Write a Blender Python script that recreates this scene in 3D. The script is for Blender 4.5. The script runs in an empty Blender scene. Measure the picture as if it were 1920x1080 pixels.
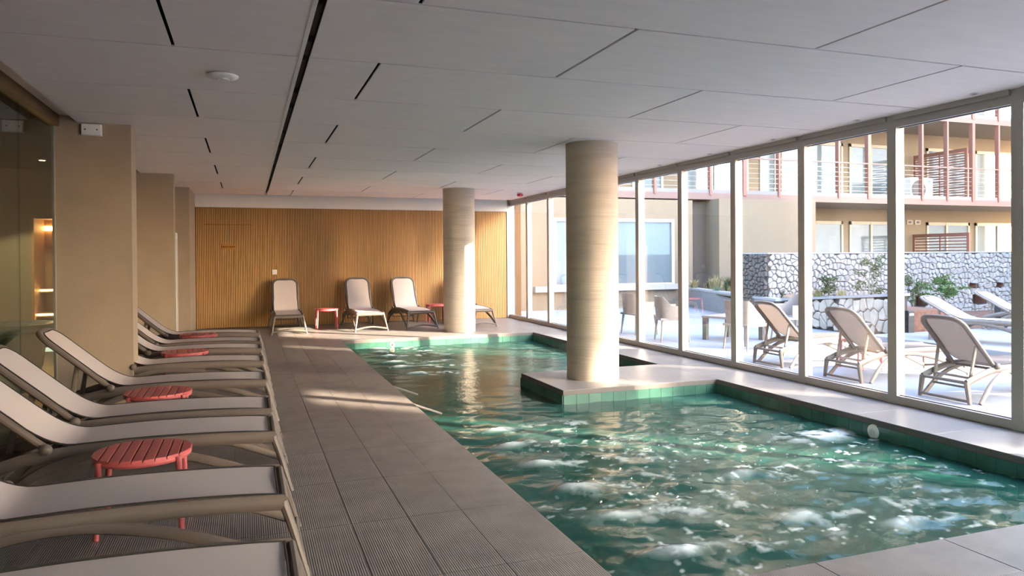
import bpy, bmesh, math, random
import numpy as np
from mathutils import Vector, Matrix
R = math.radians
random.seed(7); rng = np.random.default_rng(7)
S = bpy.context.scene
COL = S.collection

# ------------------------------------------------------------------ camera
cam_d = bpy.data.cameras.new('camera'); cam = bpy.data.objects.new('camera', cam_d); COL.objects.link(cam)
yaw, pit, rol = R(19.913), R(-.4556), R(-.4075)
fw = Vector((math.sin(yaw)*math.cos(pit), math.cos(yaw)*math.cos(pit), math.sin(pit)))
rt = Vector((math.cos(yaw), -math.sin(yaw), 0)); up = rt.cross(fw)
r2 = rt*math.cos(rol) + up*math.sin(rol); u2 = up*math.cos(rol) - rt*math.sin(rol)
M = Matrix((r2, u2, -fw)).transposed().to_4x4(); M.translation = Vector((0, 0, 1.40))
cam.matrix_world = M
cam_d.sensor_fit = 'HORIZONTAL'; cam_d.sensor_width = 36; cam_d.lens = 1371.38/1920*36
cam_d.shift_y = -(540-493.08)/1920; cam_d.clip_start = .05; cam_d.clip_end = 500
S.camera = cam

# ------------------------------------------------------------------ sky, sun, exposure
SUN_AZ, SUN_EL = R(43), R(20)          # light travels (-cos az, +sin az), falling at SUN_EL
W = bpy.data.worlds.new('sky'); S.world = W; W.use_nodes = True
nt = W.node_tree; nt.nodes.clear()
o_ = nt.nodes.new('ShaderNodeOutputWorld'); b_ = nt.nodes.new('ShaderNodeBackground'); k_ = nt.nodes.new('ShaderNodeTexSky')
k_.sky_type = 'NISHITA'; k_.sun_disc = False; k_.sun_elevation = SUN_EL
k_.sun_rotation = math.atan2(math.cos(SUN_AZ), -math.sin(SUN_AZ)); k_.altitude = 50; k_.air_density = 1.0; k_.dust_density = 2.0; k_.ozone_density = 1.0
nt.links.new(k_.outputs[0], b_.inputs[0]); nt.links.new(b_.outputs[0], o_.inputs[0]); b_.inputs[1].default_value = .5
sd = bpy.data.lights.new('sun', 'SUN'); sun = bpy.data.objects.new('sun', sd); COL.objects.link(sun)
sd.energy = 7.0; sd.color = (1, .82, .60); sd.angle = R(.8)
tv = Vector((-math.cos(SUN_AZ)*math.cos(SUN_EL), math.sin(SUN_AZ)*math.cos(SUN_EL), -math.sin(SUN_EL)))
sun.rotation_euler = tv.to_track_quat('-Z', 'Y').to_euler(); sun.location = (20, -10, 20)
vs = S.view_settings; vs.view_transform = 'Standard'; vs.look = 'None'; vs.exposure = 2.78; vs.gamma = 1; vs.use_curve_mapping = False
S.cycles.use_denoising = True; S.cycles.max_bounces = 10; S.cycles.diffuse_bounces = 6; S.cycles.glossy_bounces = 4
S.cycles.transparent_max_bounces = 16; S.cycles.caustics_reflective = False; S.cycles.caustics_refractive = False
S.cycles.sample_clamp_indirect = 6

# ------------------------------------------------------------------ helpers
def tag(o, label=None, cat=None, group=None, kind=None):
    if label: o['label'] = label
    if cat: o['category'] = cat
    if group: o['group'] = group
    if kind: o['kind'] = kind
    return o
def empty(name, loc=(0, 0, 0), rz=0, parent=None):
    o = bpy.data.objects.new(name, None); COL.objects.link(o); o.location = loc; o.rotation_euler = (0, 0, rz)
    o.empty_display_size = .1
    if parent: o.parent = parent
    return o
def link(name, me, parent=None, loc=(0, 0, 0), rz=0):
    o = bpy.data.objects.new(name, me); COL.objects.link(o); o.location = loc; o.rotation_euler = (0, 0, rz)
    if parent: o.parent = parent
    return o
def copy_tree(o, parent=None):
    c = o.copy(); COL.objects.link(c); c.parent = parent
    for ch in list(o.children): copy_tree(ch, c)
    return c
class MB:
    def __init__(s): s.v = []; s.f = []; s.sm = []
    def add(s, v, f, smooth=False):
        n = len(s.v); s.v += [tuple(p) for p in v]; s.f += [tuple(i+n for i in q) for q in f]; s.sm += [smooth]*len(f); return s
    def box(s, x0, x1, y0, y1, z0, z1):
        v = [(x0,y0,z0),(x1,y0,z0),(x1,y1,z0),(x0,y1,z0),(x0,y0,z1),(x1,y0,z1),(x1,y1,z1),(x0,y1,z1)]
        return s.add(v, [(0,3,2,1),(4,5,6,7),(0,1,5,4),(1,2,6,5),(2,3,7,6),(3,0,4,7)])
    def cbox(s, x0, x1, y0, y1, z0, z1, c=.004):           # box with chamfered top edges
        v = [(x0,y0,z0),(x1,y0,z0),(x1,y1,z0),(x0,y1,z0),(x0,y0,z1-c),(x1,y0,z1-c),(x1,y1,z1-c),(x0,y1,z1-c),
             (x0+c,y0+c,z1),(x1-c,y0+c,z1),(x1-c,y1-c,z1),(x0+c,y1-c,z1)]
        f = [(0,3,2,1),(8,9,10,11)]
        for i in range(4):
            j = (i+1) % 4; f += [(i, j, 4+j, 4+i), (4+i, 4+j, 8+j, 8+i)]
        return s.add(v, f)
    def bar(s, a, b, w, h, upv=(0,0,1)):                    # straight rectangular bar a->b
        a = Vector(a); b = Vector(b); d = (b-a).normalized(); u = Vector(upv); sd_ = d.cross(u)
        if sd_.length < 1e-5: sd_ = Vector((1,0,0))
        sd_.normalize(); u = sd_.cross(d)
        v = [p + sd_*(i*w/2) + u*(j*h/2) for p in (a, b) for i, j in ((-1,-1),(1,-1),(1,1),(-1,1))]
        return s.add(v, [(0,1,2,3),(7,6,5,4),(0,4,5,1),(1,5,6,2),(2,6,7,3),(3,7,4,0)])
    def sweep(s, path, rw, rh, n=8, side=None, closed=False):   # ellipse sweep; rw along side, rh along up; radii may be lists
        P = [Vector(p) for p in path]; m = len(P); vv = []; ff = []
        for i, p in enumerate(P):
            if closed: t = P[(i+1) % m]-P[i-1]
            else: t = P[min(i+1, m-1)]-P[max(i-1, 0)]
            t.normalize()
            sv = Vector(side) if side else (t.cross(Vector((0,0,1))) if abs(t.z) < .95 else Vector((0,1,0)))
            sv = (sv - t*sv.dot(t)).normalized(); u = sv.cross(t)
            a = rw[i] if isinstance(rw, (list, tuple)) else rw; b = rh[i] if isinstance(rh, (list, tuple)) else rh
            for k in range(n):
                q = 2*math.pi*k/n; vv.append(p + sv*(a*math.cos(q)) + u*(b*math.sin(q)))
        for i in range(m if closed else m-1):
            for k in range(n):
                j = (i+1) % m; ff.append((i*n+k, i*n+(k+1) % n, j*n+(k+1) % n, j*n+k))
        if not closed: ff += [tuple(range(n))[::-1], tuple(range((m-1)*n, m*n))]
        return s.add(vv, ff, True)
    def lathe(s, prof, n=24, c=(0,0,0), sx=1, sy=1):          # profile (r,z)
        vv = []; ff = []; m = len(prof)
        for r, z in prof:
            for k in range(n):
                q = 2*math.pi*k/n; vv.append((c[0]+r*sx*math.cos(q), c[1]+r*sy*math.sin(q), c[2]+z))
        for i in range(m-1):
            for k in range(n): ff.append((i*n+k, i*n+(k+1) % n, (i+1)*n+(k+1) % n, (i+1)*n+k))
        ff += [tuple(range(n))[::-1], tuple(range((m-1)*n, m*n))]
        return s.add(vv, ff, True)
    def ball(s, c, rx, ry=None, rz=None, n=12, m=7):
        ry = ry or rx; rz = rz or rx; prof = [(math.sin(math.pi*(i+.02)/(m+.04)), -math.cos(math.pi*(i+.02)/(m+.04))) for i in range(m+1)]
        vv = []; ff = []
        for r, z in prof:
            for k in range(n):
                q = 2*math.pi*k/n; vv.append((c[0]+rx*r*math.cos(q), c[1]+ry*r*math.sin(q), c[2]+rz*z))
        for i in range(m):
            for k in range(n): ff.append((i*n+k, i*n+(k+1) % n, (i+1)*n+(k+1) % n, (i+1)*n+k))
        ff += [tuple(range(n))[::-1], tuple(range(m*n, m*n+n))]
        return s.add(vv, ff, True)
    def prism(s, poly, z0, z1):
        n = len(poly); v = [(x, y, z0) for x, y in poly]+[(x, y, z1) for x, y in poly]
        return s.add(v, [tuple(range(n))[::-1], tuple(range(n, 2*n))]+[(i, (i+1) % n, n+(i+1) % n, n+i) for i in range(n)])
    def grid(s, rows, smooth=True):                         # rows of equal length points
        m = len(rows); n = len(rows[0]); v = [p for r in rows for p in r]
        return s.add(v, [(i*n+k, i*n+k+1, (i+1)*n+k+1, (i+1)*n+k) for i in range(m-1) for k in range(n-1)], smooth)
    def mesh(s, name, mat):
        me = bpy.data.meshes.new(name); me.from_pydata(s.v, [], s.f)
        me.polygons.foreach_set('use_smooth', s.sm)
        if any(s.sm): me.set_sharp_from_angle(angle=R(40))
        me.materials.append(mat); me.update(); return me
    def build(s, name, mat, parent=None, loc=(0,0,0), rz=0): return link(name, s.mesh(name, mat), parent, loc, rz)

# ------------------------------------------------------------------ materials
def mat(name, col, rough=.5, metal=0, spec=.5, noise=0, nscale=8, bump=0, bscale=60, stretch=(1,1,1), trans=0, emit=None):
    m = bpy.data.materials.new(name); m.use_nodes = True; t = m.node_tree; p = t.nodes['Principled BSDF']
    p.inputs['Roughness'].default_value = rough; p.inputs['Metallic'].default_value = metal
    p.inputs['Specular IOR Level'].default_value = spec; p.inputs['Base Color'].default_value = (*col, 1)
    if noise or bump:
        g = t.nodes.new('ShaderNodeNewGeometry'); mp = t.nodes.new('ShaderNodeMapping'); mp.inputs['Scale'].default_value = stretch
        t.links.new(g.outputs['Position'], mp.inputs[0])
    if noise:
        n = t.nodes.new('ShaderNodeTexNoise'); n.inputs['Scale'].default_value = nscale; n.inputs['Detail'].default_value = 5
        t.links.new(mp.outputs[0], n.inputs['Vector'])
        r = t.nodes.new('ShaderNodeValToRGB'); r.color_ramp.elements[0].position = .3; r.color_ramp.elements[1].position = .7
        r.color_ramp.elements[0].color = (*[c*(1-noise) for c in col], 1); r.color_ramp.elements[1].color = (*[min(1, c*(1+noise)) for c in col], 1)
        t.links.new(n.outputs[0], r.inputs[0]); t.links.new(r.outputs[0], p.inputs['Base Color'])
    if bump:
        n2 = t.nodes.new('ShaderNodeTexNoise'); n2.inputs['Scale'].default_value = bscale; n2.inputs['Detail'].default_value = 3
        t.links.new(mp.outputs[0], n2.inputs['Vector'])
        b = t.nodes.new('ShaderNodeBump'); b.inputs['Strength'].default_value = bump; b.inputs['Distance'].default_value = .01
        t.links.new(n2.outputs[0], b.inputs['Height']); t.links.new(b.outputs[0], p.inputs['Normal'])
    if emit:
        p.inputs['Emission Color'].default_value = (*emit[0], 1); p.inputs['Emission Strength'].default_value = emit[1]
    if trans:                                                # thin woven cloth: part of the light passes through
        tr = t.nodes.new('ShaderNodeBsdfTranslucent'); tr.inputs[0].default_value = (*col, 1); mx = t.nodes.new('ShaderNodeMixShader')
        mx.inputs[0].default_value = trans; out = t.nodes['Material Output']
        t.links.new(p.outputs[0], mx.inputs[1]); t.links.new(tr.outputs[0], mx.inputs[2]); t.links.new(mx.outputs[0], out.inputs[0])
    return m
def rib_mat(name, col, axis, rough=.42, period=.0108, depth=.35):
    m = mat(name, col, rough, noise=.16, nscale=5); t = m.node_tree; p = t.nodes['Principled BSDF']
    g = t.nodes.new('ShaderNodeNewGeometry'); w = t.nodes.new('ShaderNodeTexWave'); w.wave_type = 'BANDS'; w.bands_direction = axis
    w.inputs['Scale'].default_value = .314159/period; w.inputs['Distortion'].default_value = 0
    t.links.new(g.outputs['Position'], w.inputs['Vector'])
    b = t.nodes.new('ShaderNodeBump'); b.inputs['Strength'].default_value = depth; b.inputs['Distance'].default_value = .003
    t.links.new(w.outputs['Fac'], b.inputs['Height']); t.links.new(b.outputs[0], p.inputs['Normal'])
    # grooves: slightly darker tile body between the ribs
    src = p.inputs['Base Color'].links[0].from_socket; mx = t.nodes.new('ShaderNodeMix'); mx.data_type = 'RGBA'; mx.blend_type = 'MULTIPLY'
    mr = t.nodes.new('ShaderNodeMapRange'); mr.inputs[1].default_value = 0; mr.inputs[2].default_value = .5; mr.inputs[3].default_value = .45; mr.inputs[4].default_value = 1
    t.links.new(w.outputs['Fac'], mr.inputs[0]); mx.inputs['Factor'].default_value = 1
    t.links.new(src, mx.inputs['A']); t.links.new(mr.outputs[0], mx.inputs['B']); t.links.new(mx.outputs['Result'], p.inputs['Base Color'])
    return m
def glass_mat(name, tint=(1,1,1), f0=.05, k=.8):
    m = bpy.data.materials.new(name); m.use_nodes = True; t = m.node_tree; t.nodes.clear()
    out = t.nodes.new('ShaderNodeOutputMaterial'); mx = t.nodes.new('ShaderNodeMixShader'); tr = t.nodes.new('ShaderNodeBsdfTransparent'); gl = t.nodes.new('ShaderNodeBsdfGlossy')
    tr.inputs[0].default_value = (*tint, 1); gl.inputs['Roughness'].default_value = 0
    lw = t.nodes.new('ShaderNodeLayerWeight'); lw.inputs['Blend'].default_value = .5
    pw = t.nodes.new('ShaderNodeMath'); pw.operation = 'POWER'; pw.inputs[1].default_value = 5
    ma = t.nodes.new('ShaderNodeMath'); ma.operation = 'MULTIPLY_ADD'; ma.inputs[1].default_value = k; ma.inputs[2].default_value = f0
    t.links.new(lw.outputs['Facing'], pw.inputs[0]); t.links.new(pw.outputs[0], ma.inputs[0]); t.links.new(ma.outputs[0], mx.inputs[0])
    t.links.new(tr.outputs[0], mx.inputs[1]); t.links.new(gl.outputs[0], mx.inputs[2]); t.links.new(mx.outputs[0], out.inputs[0])
    return m
Mt = {}
Mt['ceil'] = mat('ceiling_board', (.88, .795, .77), .85, noise=.03, nscale=3, stretch=(1, 4, 1))
Mt['ceiltrim'] = mat('ceiling_trim', (.80, .75, .72), .6)
Mt['dark'] = mat('dark_void', (.012, .011, .011), .9)
Mt['duct'] = mat('dark_brown_duct', (.05, .04, .035), .8)
Mt['white'] = mat('white_paint', (.86, .81, .76), .6)
Mt['plastic'] = mat('white_plastic', (.80, .79, .78), .4)
Mt['plaster'] = mat('beige_plaster', (.37, .29, .215), .85, noise=.07, nscale=2.2, bump=.15, bscale=40)
Mt['alu'] = mat('grey_aluminium', (.36, .335, .31), .38, metal=.15)
Mt['gasket'] = mat('black_gasket', (.02, .02, .02), .6)
Mt['glass'] = glass_mat('clear_glass')
Mt['glassdark'] = glass_mat('tinted_glass', (.80, .86, .80), .08)
Mt['deck'] = rib_mat('ribbed_stoneware', (.265, .238, .225), 'X')
Mt['deckx'] = rib_mat('ribbed_stoneware_cross', (.20, .19, .192), 'X', .45)
Mt['decks'] = mat('smooth_stoneware', (.19, .182, .182), .38, noise=.07, nscale=3)
Mt['grout'] = mat('grey_grout', (.13, .115, .11), .9)
Mt['copedge'] = mat('coping_edge', (.36, .31, .27), .6, noise=.08, nscale=10, stretch=(6, 6, 1))
Mt['slat'] = mat('oak_slat', (.60, .335, .13), .55, noise=.14, nscale=3, stretch=(9, 9, .5))
Mt['slatback'] = mat('dark_oak_board', (.09, .042, .014), .8)
Mt['signw'] = mat('orange_wood_sign', (.50, .20, .035), .5)
Mt['ink'] = mat('dark_brown_ink', (.09, .03, .01), .7)
Mt['brass'] = mat('brass', (.35, .22, .08), .3, metal=.9)
Mt['frame'] = mat('taupe_resin', (.135, .108, .093), .45)
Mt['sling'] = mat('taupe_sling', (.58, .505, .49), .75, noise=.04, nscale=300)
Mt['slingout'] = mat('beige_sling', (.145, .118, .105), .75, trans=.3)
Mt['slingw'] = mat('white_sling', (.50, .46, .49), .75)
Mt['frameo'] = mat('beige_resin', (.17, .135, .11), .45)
Mt['pipe'] = mat('dark_piping', (.022, .018, .016), .7)
Mt['red'] = mat('coral_red_resin', (.47, .095, .10), .42)
Mt['alarm'] = mat('alarm_red', (.55, .03, .03), .3)
Mt['steel'] = mat('steel', (.55, .55, .55), .3, metal=1)
Mt['bronze'] = mat('bronze_header', (.13, .075, .03), .45, metal=.3)
Mt['olive'] = mat('olive_plaster', (.23, .19, .115), .8)
Mt['sauna'] = mat('sauna_wood', (.38, .20, .08), .6, noise=.1, nscale=4, stretch=(1, 1, 8))
Mt['led'] = mat('warm_led', (1, .8, .5), .5, emit=((1, .55, .20), 9))
Mt['tub'] = mat('acrylic_tub', (.72, .78, .76), .18)
Mt['tealtub'] = mat('teal_tub', (.20, .42, .38), .2)
# concrete column: horizontal board marks, stains
def column_mat():
    m = mat('board_marked_concrete', (.52, .425, .345), .72, noise=.07, nscale=2.5, stretch=(1, 1, 4)); t = m.node_tree; p = t.nodes['Principled BSDF']
    g = t.nodes.new('ShaderNodeNewGeometry'); sp = t.nodes.new('ShaderNodeMapping'); sp.inputs['Scale'].default_value = (.6, .6, 70)
    n = t.nodes.new('ShaderNodeTexNoise'); n.inputs['Scale'].default_value = 1; n.inputs['Detail'].default_value = 3
    t.links.new(g.outputs['Position'], sp.inputs[0]); t.links.new(sp.outputs[0], n.inputs['Vector'])
    b = t.nodes.new('ShaderNodeBump'); b.inputs['Strength'].default_value = .38; b.inputs['Distance'].default_value = .010
    t.links.new(n.outputs[0], b.inputs['Height']); t.links.new(b.outputs[0], p.inputs['Normal'])
    src = p.inputs['Base Color'].links[0].from_socket; mx = t.nodes.new('ShaderNodeMix'); mx.data_type = 'RGBA'; mx.blend_type = 'MULTIPLY'
    s2 = t.nodes.new('ShaderNodeMapping'); s2.inputs['Scale'].default_value = (1.5, 1.5, 16); n3 = t.nodes.new('ShaderNodeTexNoise'); n3.inputs['Scale'].default_value = 1; n3.inputs['Detail'].default_value = 6
    t.links.new(g.outputs['Position'], s2.inputs[0]); t.links.new(s2.outputs[0], n3.inputs['Vector'])
    mr = t.nodes.new('ShaderNodeMapRange'); mr.inputs[1].default_value = .32; mr.inputs[2].default_value = .48; mr.inputs[3].default_value = .88; mr.inputs[4].default_value = 1
    t.links.new(n3.outputs[0], mr.inputs[0]); mx.inputs['Factor'].default_value = 1
    t.links.new(src, mx.inputs['A']); t.links.new(mr.outputs[0], mx.inputs['B']); t.links.new(mx.outputs['Result'], p.inputs['Base Color'])
    return m
Mt['concrete'] = column_mat()
Mt['tile'] = mat('green_pool_tile', (.03, .11, .095), .18, noise=.25, nscale=4)
Mt['tile2'] = mat('light_green_pool_tile', (.048, .128, .10), .18, noise=.25, nscale=4)
Mt['poolfloor'] = mat('pool_floor_tile', (.05, .16, .135), .4, noise=.2, nscale=3)
Mt['terrace'] = mat('pale_terrace_stone', (.275, .28, .31), .6, noise=.05, nscale=1.2)
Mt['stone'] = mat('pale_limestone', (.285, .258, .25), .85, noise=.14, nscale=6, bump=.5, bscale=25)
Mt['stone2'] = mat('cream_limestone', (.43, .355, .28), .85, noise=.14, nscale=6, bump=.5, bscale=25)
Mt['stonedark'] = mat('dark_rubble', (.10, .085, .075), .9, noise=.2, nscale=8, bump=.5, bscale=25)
Mt['mortar'] = mat('dark_mortar', (.05, .04, .035), .95)
Mt['graywall'] = mat('grey_render', (.17, .16, .16), .8)
Mt['coping'] = mat('pale_coping', (.28, .265, .265), .7)
Mt['soil'] = mat('red_soil', (.15, .07, .045), .95, noise=.35, nscale=14, bump=.8, bscale=30)
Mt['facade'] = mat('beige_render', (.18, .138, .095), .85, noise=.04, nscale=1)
Mt['rust'] = mat('rust_metal', (.20, .085, .065), .6)
Mt['pinkmetal'] = mat('pink_beige_fascia', (.15, .092, .082), .6)
Mt['winframe'] = mat('cream_window_frame', (.36, .30, .24), .5)
Mt['winglass'] = mat('reflecting_glass', (.16, .20, .22), .03, spec=1.0, metal=.3)
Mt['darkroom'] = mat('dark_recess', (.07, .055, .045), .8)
Mt['leafolive'] = mat('olive_leaf', (.075, .10, .045), .6, noise=.3, nscale=9, trans=.2)
Mt['leafgreen'] = mat('green_leaf', (.07, .14, .035), .5, noise=.3, nscale=9, trans=.2)
Mt['leafblue'] = mat('blue_green_leaf', (.12, .18, .13), .6, noise=.2, nscale=9, trans=.1)
Mt['grass'] = mat('dry_grass', (.30, .25, .12), .8, noise=.25, nscale=9, trans=.2)
Mt['bark'] = mat('olive_bark', (.20, .16, .12), .9)
Mt['rock'] = mat('sandstone_rock', (.20, .13, .085), .9, noise=.2, nscale=6, bump=.5, bscale=15)
Mt['chair'] = mat('dove_resin', (.25, .21, .185), .5)
Mt['ac'] = mat('ac_white', (.68, .66, .62), .5)
Mt['fan'] = mat('fan_black', (.06, .06, .065), .5)
Mt['blue'] = mat('blue_sticker', (.10, .22, .55), .5)
Mt['bubble'] = glass_mat('bubble_film', (.93, .97, .96), .25)
Mt['black'] = mat('black_metal', (.03, .03, .032), .5)

# ================================================================== SETTING
CZ = 2.70; WX = 5.70; YB = 15.95; XL = -1.69; Y0 = -8.0
PX0, PX1, PY0, PY1 = 1.495, 5.0, 2.654, 12.66         # pool
IX0, IY0, IY1 = 3.10, 7.01, 8.26                      # island
WATER = -.15

# ---- floor: slab with the pool cut out, tiles as pieces
fl = MB()
for a in ((XL-.1, PX0, Y0, YB), (PX0, PX1, PY1, YB), (PX1, WX+.2, Y0, YB), (PX0, PX1, Y0, PY0), (IX0, PX1, IY0, IY1)):
    fl.box(*a, -.3 if a[0] == XL-.1 else -.30, -.006)
floor = fl.build('floor', Mt['grout']); tag(floor, kind='structure')
tile_cache = {}
def tile(x0, x1, y0, y1, m, g=.001, t=.05):
    k = (round(x1-x0, 3), round(y1-y0, 3), m, t)
    if k not in tile_cache: tile_cache[k] = MB().cbox(g, x1-x0-g, g, y1-y0-g, -t, 0, .0016).mesh('tile', Mt[m])
    return link('tile', tile_cache[k], floor, (x0, y0, 0))
def run(a, b, step, start):                            # joints of a run of pieces
    c = [a]; y = start
    while y < b-1e-4:
        if y > a+.02: c.append(y)
        y += step
    c.append(b); return c
xs = [1.105-.30*i for i in range(0, 10)][::-1]; xs = [XL]+[x for x in xs if x > XL+.05]
ys = run(1.6, YB-.03, .762, 4.667-.762*5)
for i in range(len(xs)-1):
    for j in range(len(ys)-1): tile(xs[i], xs[i+1], ys[j], ys[j+1], 'deck', t=.012)
yc = run(Y0, PY1, .762, 4.667-.762*14)
for j in range(len(yc)-1): tile(1.105, PX0, yc[j], yc[j+1], 'deck', t=.048) if yc[j+1] > 1.5 else None
for j, (a, b) in enumerate(zip(run(PY1, YB-.03, .80, PY1+.42)[:-1], run(PY1, YB-.03, .80, PY1+.42)[1:])):
    xr = run(1.105, WX, .787, 1.105)
    for q in range(len(xr)-1): tile(xr[q], xr[q+1], a, b, 'decks', t=.048)
yr = run(1.0, PY1, .787, 2.654)
for j in range(len(yr)-1):
    if yr[j+1] <= IY0+1e-3 or yr[j] >= IY1-1e-3 or True: tile(PX1, WX, yr[j], yr[j+1], 'decks', t=.048)
xi = run(IX0, PX1, .95, IX0)
for q in range(len(xi)-1): tile(xi[q], xi[q+1], IY0, IY1, 'decks', t=.048)
xn = run(PX0, PX1, .787, 2.417-.787*2)
for q in range(len(xn)-1):
    tile(xn[q], xn[q+1], PY0-.39, PY0, 'deckx', t=.048); tile(xn[q], xn[q+1], PY0-.78, PY0-.39, 'deckx', t=.012); tile(xn[q], xn[q+1], PY0-1.56, PY0-.78, 'deckx', t=.012)

# ---- pool basin: floor, walls, rows of green tiles under the coping
pool = MB()
pool.box(PX0-.1, PX1+.1, PY0-.1, PY1+.1, -1.45, -1.30)
pf = pool.build('floor_pool', Mt['poolfloor']); tag(pf, kind='structure')
pw = MB()
pw.box(PX0-.12, PX0-.012, PY0-.1, PY1+.1, -1.3, -.05); pw.box(PX1+.012, PX1+.12, PY0-.1, PY1+.1, -1.3, -.05)
pw.box(PX0, PX1, PY1+.012, PY1+.12, -1.3, -.05); pw.box(PX0, PX1, PY0-.12, PY0-.012, -1.3, -.05)
pw.box(IX0+.012, PX1, IY0+.012, IY1-.012, -1.3, -.05)
wpool = pw.build('wall_pool', Mt['tile']); tag(wpool, kind='structure')
ptx = MB().box(.0015, .1485, -.012, 0, -.148, -.0015).mesh('pool_tile', Mt['tile2'])
def tile_row(p, q, n_out, mesh=ptx):
    p = Vector(p); q = Vector(q); d = q-p; L = d.length; n = max(1, round(L/.15)); rz = math.atan2(d.y, d.x)
    for r in range(2):
        for i in range(n):
            o = link('pool_tile', mesh, wpool, p+d*(i/n)+Vector((0, 0, -.05-.15*r)), rz); o.scale = (L/n/.15, 1, 1)
tile_row((PX0, PY1, 0), (PX1, PY1, 0), 0); tile_row((IX0, IY0, 0), (PX1, IY0, 0), 0); tile_row((IX0, IY1, 0), (IX0, IY0, 0), 0)
tile_row((PX1, IY0, 0), (PX1, PY0, 0), 0); tile_row((PX1, PY1, 0), (PX1, IY1, 0), 0)
# entry steps at the long side, with pale nosings
st = empty('pool_steps', (PX0, 7.15, -1.3)); tag(st, 'brown tiled entry steps with pale edges under water at the long pool side', 'steps')
for i in range(3):
    MB().box(0, .85-.27*i, .05, 1.05, .0+.36*i, .36+.36*i).build('tread', mat('brown_step_tile', (.30, .19, .09), .5) if i == 0 else bpy.data.materials['brown_step_tile'], st)
MB().bar((0, .02, 1.262), (.30, -.13, 1.16), .014, .014).build('nosing', Mt['coping'], st); MB().bar((0, 1.10, 1.262), (.30, .95, 1.16), .014, .014).build('nosing', Mt['coping'], st)

# ---- back wall with oak slats and a concealed door
wb = MB().box(XL-.3, WX+.3, YB, YB+.3, -.1, 3.0).build('wall_back', Mt['slatback']); tag(wb, kind='structure')
DX0, DX1, DZ = -.792, .108, 2.10
slat_x = np.arange(-.955, 5.70, .0333)
sl_full = MB().box(0, .021, -.026, 0, .004, 2.448).mesh('slat', Mt['slat'])
sl_top = MB().box(0, .021, -.026, 0, DZ+.008, 2.448).mesh('slat', Mt['slat'])
sl_door = MB().box(0, .021, -.024, 0, .010, DZ).mesh('slat', Mt['slat'])
door = MB().box(DX0+.004, DX1-.004, YB-.004, YB+.002, .01, DZ).build('door_1', Mt['slatback']); tag(door, kind='structure')
for x in slat_x:
    if DX0 <= x < DX1: link('slat', sl_top, wb, (x, YB, 0)); link('slat', sl_door, door, (x, YB-.003, 0))
    else: link('slat', sl_full, wb, (x, YB, 0))
dh = MB().sweep([(.045, YB-.03, .96), (.045, YB-.065, .96)], .011, .011, 8).sweep([(.05, YB-.065, .96), (-.05, YB-.065, .955)], .008, .008, 8).build('door_handle', Mt['brass'], door)
sg = MB().box(-.49, -.21, YB-.042, YB-.03, 1.60, 1.695).build('sign_plate', Mt['signw'], door)
tx = MB()
x = -.475
for wd, ln in ((0, 4), (0, 3), (0, 8)):
    for i in range(ln):
        tx.box(x, x+.0105, YB-.0435, YB-.0415, 1.640, 1.657 if i % 3 else 1.662); x += .0150
    x += .014
tx.build('lettering', Mt['ink'], sg)
beam = MB().box(-.97, 5.638, YB-.07, YB, 2.45, CZ+.1).build('trim_1', Mt['white']); tag(beam, kind='structure')
sp = empty('switch_plate', (.537, YB-.036, 1.125)); tag(sp, 'white square light switch on the oak slats beside the door', 'switch')
MB().cbox(-.045, .045, -.05, .05, -.006, .006, .003).build('plate', Mt['plastic'], sp).rotation_euler = (R(90), 0, 0)
MB().cbox(-.02, .02, -.03, .03, .006, .011, .002).build('rocker', Mt['plastic'], sp).rotation_euler = (R(90), 0, 0)

# ---- ceiling: boards with open joints, slot along the room
cs = MB().box(XL-4.5, WX+.25, Y0, YB+.3, 2.80, 3.10).box(.30, .46, Y0, YB, 2.795, 2.80).build('ceiling', Mt['dark']); tag(cs, kind='structure')
JY = [3.70+1.2*i for i in range(-7, 11)]; XE = -1.49
def panel(x0, x1, y0, y1):
    g = .010; MB().box(x0, x1, y0+g, y1-g, CZ, CZ+.012).build('ceiling_panel', Mt['ceil'], cs)
for i in range(len(JY)-1):
    y0, y1 = JY[i], min(JY[i+1], YB-.1); odd = (round((JY[i]-3.70)/1.2) % 2 == 0); w = .011
    if y1 <= y0: continue
    cuts = [XE]+([-.41] if odd else [])+[.325]
    for a, b in zip(cuts[:-1], cuts[1:]): panel(a+(w if a != XE else 0), b-(w if b != .325 else 0), y0, y1)
    cuts = [.395]+([2.115, 4.66] if odd else [.845, 3.38])+[WX+.02]
    for a, b in zip(cuts[:-1], cuts[1:]): panel(a+(w if a != .395 else 0), b-(w if b < WX else 0), y0, y1)
slot = MB().box(.325, .350, Y0, YB-.1, CZ-.004, CZ+.03).build('slot_trim', Mt['ceiltrim'], cs)
for k, (a, b) in enumerate(((Y0, 3.78), (4.02, 4.55), (4.70, 5.02), (5.15, 6.0), (6.2, 6.6), (6.8, 8.0), (8.2, 9.0), (9.25, 11), (11.2, 13), (13.3, 15.7))):
    MB().box(.353, .393, a, b, CZ+.045, CZ+.06).build('slot_grille', Mt['duct'], cs)
MB().box(XL, XE, Y0, 7.88, CZ+.06, CZ+.09).build('recess_board', Mt['ceil'], cs)
MB().box(XE-.004, XE, Y0, 7.88, CZ, CZ+.07).build('edge_trim', Mt['ceiltrim'], cs)

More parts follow.
